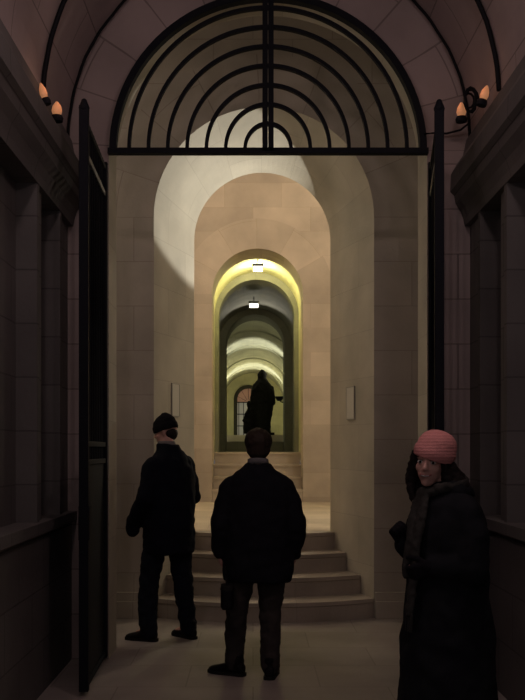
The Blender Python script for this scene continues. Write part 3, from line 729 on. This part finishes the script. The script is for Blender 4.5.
# ---------------- man on the left, turned left (root facing about 40 deg left of +y)
def man_left():
    g = empty('person', (-0.70, 7.52, 0), math.radians(48))
    tag(g, 'tall person in a dark knitted cap and dark jacket, head turned left', 'person')
    HM = Matrix.Translation((0.01, 0.055, 1.73)) @ Matrix.Rotation(math.radians(28), 4, 'Z') @ Matrix.Rotation(math.radians(-10), 4, 'X')
    shL, shR = V(-0.178, 0, 1.445), V(0.178, 0.0, 1.445)
    elL, elR = V(-0.29, -0.02, 1.19), V(0.27, 0.0, 1.19)
    wrL, wrR = V(-0.24, 0.16, 1.01), V(0.23, 0.17, 1.02)
    hipL, hipR = V(-0.10, 0, 0.95), V(0.10, 0, 0.95)
    knL, knR = V(-0.13, 0.10, 0.52), V(0.13, -0.02, 0.51)
    anL, anR = V(-0.16, 0.08, 0.09), V(0.14, -0.09, 0.09)
    bm = BM(); add_head(bm, HM)
    capsule(bm, (0, 0.0, 1.52), 0.062, (0, 0.035, 1.67), 0.058)
    loft(bm, [(0, 0, 0.9, 0.15, 0.11), (0, 0, 1.08, 0.14, 0.10), (0, 0, 1.3, 0.165, 0.115), (0, 0, 1.47, 0.17, 0.11), (0, 0, 1.55, 0.07, 0.07)])
    for a, b_, c in ((shL, elL, wrL), (shR, elR, wrR)): chain(bm, [a, b_, c], [0.05, 0.042, 0.028])
    for a, b_, c in ((hipL, knL, anL), (hipR, knR, anR)): chain(bm, [a, b_, c], [0.085, 0.055, 0.038]); capsule(bm, c, 0.036, c+V(0, 0.13, -0.05), 0.03)
    add_hand(bm, wrL, (0.4, 0.6, -0.7), (1, 0, 0.3), (0, 1, 0.6), 0.4)
    add_hand(bm, wrR, (-0.4, 0.6, -0.7), (-1, 0, 0.3), (0, 1, 0.6), 0.4)
    remesh(mobj('body', bm, M_skin, g), 0.009, 2)
    bm = BM(); ellipsoid(bm, (0, -0.045, -0.015), (0.074, 0.058, 0.062)); bmesh.ops.transform(bm, matrix=HM, verts=bm.verts[:])
    remesh(mobj('hair', bm, M_hairD, g), 0.008, 2, (0.03, 0.01))
    # knitted cap with turned-up band and small peak at the crown
    bm = BM()
    loft(bm, [(0, -0.008, 0.010, 0.090, 0.105), (0, -0.008, 0.022, 0.095, 0.110), (0, -0.008, 0.058, 0.095, 0.110), (0, -0.008, 0.066, 0.088, 0.104), (0, -0.012, 0.100, 0.080, 0.094), (0, -0.018, 0.130, 0.058, 0.068), (0, -0.026, 0.150, 0.030, 0.034), (0, -0.03, 0.162, 0.014, 0.015)])
    bmesh.ops.transform(bm, matrix=HM @ Matrix.Rotation(math.radians(-6), 4, 'X'), verts=bm.verts[:]); remesh(mobj('knitted_cap', bm, M_capk, g), 0.008, 2, (0.02, 0.006))
    # eyes
    for q in (-1, 1):
        bm = BM(); ellipsoid(bm, (q*0.031, 0.075, 0.004), (0.012, 0.010, 0.010)); bmesh.ops.transform(bm, matrix=HM, verts=bm.verts[:]); mobj('eye', bm, M_eyew, g, smooth=True)
    bm = BM()
    loft(bm, [(0, 0, 0.88, 0.165, 0.125), (0, 0, 1.05, 0.165, 0.125), (0, 0, 1.1, 0.15, 0.115)])
    chain(bm, [hipL, V(-0.12, 0.06, 0.73), knL, V(-0.148, 0.10, 0.30), anL+V(0, 0, -0.015)], [0.112, 0.102, 0.086, 0.08, 0.074])
    chain(bm, [hipR, V(0.115, -0.01, 0.73), knR, V(0.138, -0.05, 0.30), anR+V(0, 0, -0.015)], [0.112, 0.102, 0.086, 0.08, 0.074])
    remesh(mobj('trousers', bm, M_jean, g), 0.012, 2, (0.07, 0.03))
    bm = BM()
    loft(bm, [(0, 0, 0.72, 0.215, 0.17), (0, 0, 0.80, 0.225, 0.18), (0, 0, 0.96, 0.23, 0.18), (0, 0, 1.15, 0.235, 0.175), (0, 0, 1.33, 0.24, 0.17), (0, 0, 1.43, 0.225, 0.155), (0, 0, 1.50, 0.185, 0.135), (0, 0.0, 1.55, 0.13, 0.11), (0, 0.005, 1.585, 0.10, 0.095), (0, 0.015, 1.63, 0.088, 0.09)], p=2.3)
    chain(bm, [shL, V(-0.23, -0.01, 1.33), elL, V(-0.275, 0.08, 1.09), wrL], [0.085, 0.08, 0.074, 0.066, 0.06])
    chain(bm, [shR, V(0.225, 0.0, 1.33), elR, V(0.255, 0.09, 1.10), wrR], [0.085, 0.08, 0.074, 0.066, 0.06])
    # hands are tucked in the pockets
    capsule(bm, wrL, 0.062, wrL+V(0.03, 0.06, -0.10), 0.06); capsule(bm, wrR, 0.062, wrR+V(-0.03, 0.05, -0.10), 0.06)
    remesh(mobj('jacket', bm, M_coatN, g), 0.013, 4, (0.11, 0.035))
    bm = BM(); loft(bm, [(0, 0.03, 1.615, 0.079, 0.081), (0, 0.032, 1.645, 0.072, 0.074), (0, 0.034, 1.655, 0.066, 0.068)]); mobj('shirt_collar', bm, M_collar, g, smooth=True)
    shoe(g, (anL.x, anL.y, 0), math.radians(22)); shoe(g, (anR.x, anR.y, 0), math.radians(-5))
    return g
man_left()

# ---------------- woman on the right, body turned left, face to the viewer
def woman():
    th = math.radians(108)
    g = empty('person', (0.895, 4.15, 0), th)
    tag(g, 'smiling person in a pink knitted hat and long dark coat, looking back at the viewer', 'person')
    yaw = math.radians(44)
    HM = Matrix.Translation((0.0, 0.080, 1.528)) @ Matrix.Rotation(yaw, 4, 'Z') @ Matrix.Rotation(math.radians(-3), 4, 'X') @ Matrix.Rotation(math.radians(-5), 4, 'Y')
    # local: +y is her front (image left), -x... left side of the body is towards -x
    shL, shR = V(-0.15, 0.0, 1.30), V(0.15, 0.0, 1.30)
    elL, elR = V(-0.215, 0.0, 1.06), V(0.205, 0.02, 1.06)
    wrL, wrR = V(-0.12, 0.15, 1.06), V(0.08, 0.185, 1.16)
    hipL, hipR = V(-0.09, 0, 0.84), V(0.09, 0, 0.84)
    knL, knR = V(-0.09, 0.03, 0.45), V(0.10, 0.0, 0.45)
    anL, anR = V(-0.09, 0.03, 0.09), V(0.11, -0.02, 0.09)
    bm = BM(); add_head(bm, HM, True)
    capsule(bm, (0, 0.0, 1.35), 0.052, (0, 0.05, 1.47), 0.050)
    loft(bm, [(0, 0, 0.78, 0.15, 0.11), (0, 0, 0.95, 0.125, 0.09), (0, 0, 1.15, 0.14, 0.11), (0, 0, 1.31, 0.145, 0.10), (0, 0, 1.38, 0.06, 0.06)])
    for a, b_, c in ((shL, elL, wrL), (shR, elR, wrR)): chain(bm, [a, b_, c], [0.044, 0.036, 0.025])
    for a, b_, c in ((hipL, knL, anL), (hipR, knR, anR)): chain(bm, [a, b_, c], [0.08, 0.05, 0.036]); capsule(bm, c, 0.034, c+V(0, 0.12, -0.05), 0.028)
    add_hand(bm, wrL, (0.3, 0.5, -0.2), (0.9, -0.2, 0.1), (0, 0.1, 1), 0.8, 0.92)
    add_hand(bm, wrR, (-0.2, 0.6, 0.75), (-0.9, -0.1, 0), (0, -0.6, 0.7), 0.95, 0.92)
    remesh(mobj('body', bm, M_skin, g), 0.0055, 2)
    def hp(nm, bm_, m, **k):
        bmesh.ops.transform(bm_, matrix=HM, verts=bm_.verts[:]); return mobj(nm, bm_, m, g, smooth=True)
    for q in (-1, 1):
        bm = BM(); ellipsoid(bm, (q*0.030, 0.0760, 0.001), (0.0135, 0.0105, 0.0085)); e = hp('eye', bm, M_eyew)
        bm = BM(); ellipsoid(bm, (q*0.030-0.002, 0.0835, 0.001), (0.0062, 0.005, 0.0062)); hp('iris', bm, M_iris).parent = e
        bm = BM(); capsule(bm, (q*0.016, 0.0835, 0.010), 0.0022, (q*0.045, 0.0755, 0.006), 0.0018, n=6); hp('eyelash', bm, M_brow)
        bm = BM(); chain(bm, [V(q*0.013, 0.0915, 0.022), V(q*0.032, 0.0855, 0.028), V(q*0.050, 0.072, 0.020)], [0.003, 0.0033, 0.002], n=6); hp('eyebrow', bm, M_brow)
    bm = BM(); chain(bm, [V(-0.026, 0.0800, -0.054), V(-0.012, 0.0880, -0.0595), V(0, 0.0895, -0.060), V(0.012, 0.0880, -0.0595), V(0.026, 0.0800, -0.054)], [0.0028, 0.0052, 0.0055, 0.0052, 0.0028], n=8); hp('lips', bm, M_lip)
    bm = BM(); chain(bm, [V(-0.017, 0.0905, -0.0585), V(0, 0.0942, -0.0615), V(0.017, 0.0905, -0.0585)], [0.0022, 0.0030, 0.0022], n=6); hp('teeth', bm, M_eyew)
    # hair: mass at the back and two side locks falling to the shoulders
    bm = BM()
    ellipsoid(bm, (0, -0.035, 0.01), (0.088, 0.088, 0.10)); ellipsoid(bm, (0, -0.055, -0.07), (0.095, 0.065, 0.09)); ellipsoid(bm, (0.02, -0.06, -0.13), (0.10, 0.06, 0.06))
    chain(bm, [V(0.072, 0.035, 0.03), V(0.080, 0.025, -0.03), V(0.086, 0.015, -0.09), V(0.080, 0.025, -0.14), V(0.060, 0.040, -0.175)], [0.018, 0.024, 0.028, 0.020, 0.008], n=12)
    chain(bm, [V(0.080, 0.0, 0.0), V(0.094, -0.01, -0.08), V(0.088, 0.0, -0.14)], [0.022, 0.03, 0.016], n=12)
    chain(bm, [V(-0.070, 0.030, 0.03), V(-0.074, 0.022, -0.03), V(-0.082, 0.01, -0.08), V(-0.095, 0.005, -0.12)], [0.016, 0.020, 0.028, 0.03], n=12)
    chain(bm, [V(-0.075, -0.01, 0.0), V(-0.105, -0.03, -0.07), V(-0.135, -0.035, -0.12)], [0.024, 0.045, 0.05], n=12)
    chain(bm, [V(0.090, 0.02, -0.10), V(0.076, 0.035, -0.17), V(0.062, 0.045, -0.20)], [0.014, 0.009, 0.004], n=8)
    hr = hp('hair', bm, M_hairD); remesh(hr, 0.006, 2, (0.022, 0.014))
    # hat
    bm = BM()
    rings = [(0, -0.006, 0.030, 0.088, 0.104), (0, -0.006, 0.036, 0.0935, 0.109), (0, -0.006, 0.060, 0.096, 0.112), (0, -0.008, 0.074, 0.094, 0.110), (0, -0.008, 0.080, 0.0905, 0.107), (0, -0.010, 0.105, 0.087, 0.104), (0, -0.012, 0.130, 0.074, 0.088), (0, -0.014, 0.148, 0.050, 0.060), (0, -0.015, 0.156, 0.022, 0.026), (0, -0.015, 0.158, 0.004, 0.005)]
    rings = [(a, b_, (c-0.03)*1.07+0.011, d*1.0, e*1.0) for a, b_, c, d, e in rings]
    loft(bm, rings, n=40)
    bmesh.ops.transform(bm, matrix=HM @ Matrix.Rotation(math.radians(4), 4, 'X') @ Matrix.Rotation(math.radians(-13), 4, 'Y'), verts=bm.verts[:])
    mobj('knitted_hat', bm, M_pinkknit, g, smooth=True)
    # long coat to the calf
    bm = BM()
    loft(bm, [(0, 0.0, 0.22, 0.25, 0.225), (0, 0.0, 0.45, 0.24, 0.215), (0, 0.0, 0.75, 0.22, 0.20), (0, 0.0, 0.95, 0.20, 0.175), (0, 0.0, 1.10, 0.20, 0.165), (0, 0.0, 1.25, 0.205, 0.155), (0, -0.005, 1.33, 0.18, 0.13), (0, 0.0, 1.385, 0.11, 0.10), (0, 0.01, 1.42, 0.085, 0.085)], p=2.2)
    chain(bm, [shL, V(-0.20, -0.01, 1.20), elL, wrL+V(0.0, -0.02, 0)], [0.078, 0.074, 0.070, 0.052])
    chain(bm, [shR, V(0.195, 0.0, 1.20), elR, wrR+V(0, -0.01, -0.02)], [0.078, 0.074, 0.068, 0.050])
    remesh(mobj('coat', bm, M_coatW, g), 0.012, 3, (0.10, 0.028))
    # collar standing at the back
    bm = BM(); loft(bm, [(0, -0.01, 1.37, 0.125, 0.11), (0, -0.01, 1.41, 0.118, 0.105), (0, 0.0, 1.44, 0.095, 0.09)]); remesh(mobj('coat_collar', bm, M_coatW, g), 0.01, 2, (0.05, 0.02))
    # gloves over the hands
    bm = BM(); add_hand(bm, wrR, (-0.2, 0.6, 0.75), (-0.9, -0.1, 0), (0, -0.6, 0.7), 0.95, 0.95, 1.22); capsule(bm, wrR-V(0, 0.03, 0.03), 0.034, wrR, 0.033); remesh(mobj('glove', bm, M_capk, g), 0.005, 1)
    bm = BM(); add_hand(bm, wrL, (0.3, 0.5, -0.2), (0.9, -0.2, 0.1), (0, 0.1, 1), 0.8, 0.95, 1.22); capsule(bm, wrL-V(0, 0.03, 0), 0.034, wrL, 0.033); remesh(mobj('glove', bm, M_capk, g), 0.005, 1)
    # scarf: loop round the neck and one end down the front
    bm = BM(); pts = []
    for i in range(21):
        a = 2*PI*i/20; pts.append(V(0.092*math.cos(a), 0.025+0.098*math.sin(a), 1.415-0.03*math.sin(a)+0.008*math.sin(3*a)))
    chain(bm, pts, [0.024+0.005*math.sin(i*1.7) for i in range(21)], n=10)
    chain(bm, [V(-0.03, 0.125, 1.39), V(-0.06, 0.165, 1.28), V(-0.065, 0.195, 1.15), V(-0.06, 0.205, 1.0), V(-0.055, 0.222, 0.86)], [0.026, 0.030, 0.030, 0.028, 0.028], n=12, sy=0.55, ref=(1, 0.2, 0))
    chain(bm, [V(0.02, 0.125, 1.39), V(0.01, 0.17, 1.28), V(-0.01, 0.20, 1.15), V(-0.005, 0.215, 1.02)], [0.026, 0.030, 0.028, 0.026], n=12, sy=0.55, ref=(1, 0.2, 0))
    remesh(mobj('scarf', bm, M_scarf, g), 0.008, 2, (0.03, 0.014))
    bm = BM()
    for i in range(9):
        x = -0.055+(i-4)*0.0075; capsule(bm, (x, 0.224, 0.85), 0.003, (x+0.002*math.sin(i), 0.228+0.004*math.sin(i*2), 0.77), 0.002, n=6)
    mobj('scarf_fringe', bm, M_scarf, g)
    shoe(g, (anL.x, anL.y, 0), 0.1, L=0.26); shoe(g, (anR.x, anR.y, 0), -0.1, L=0.26)
    return g
woman()
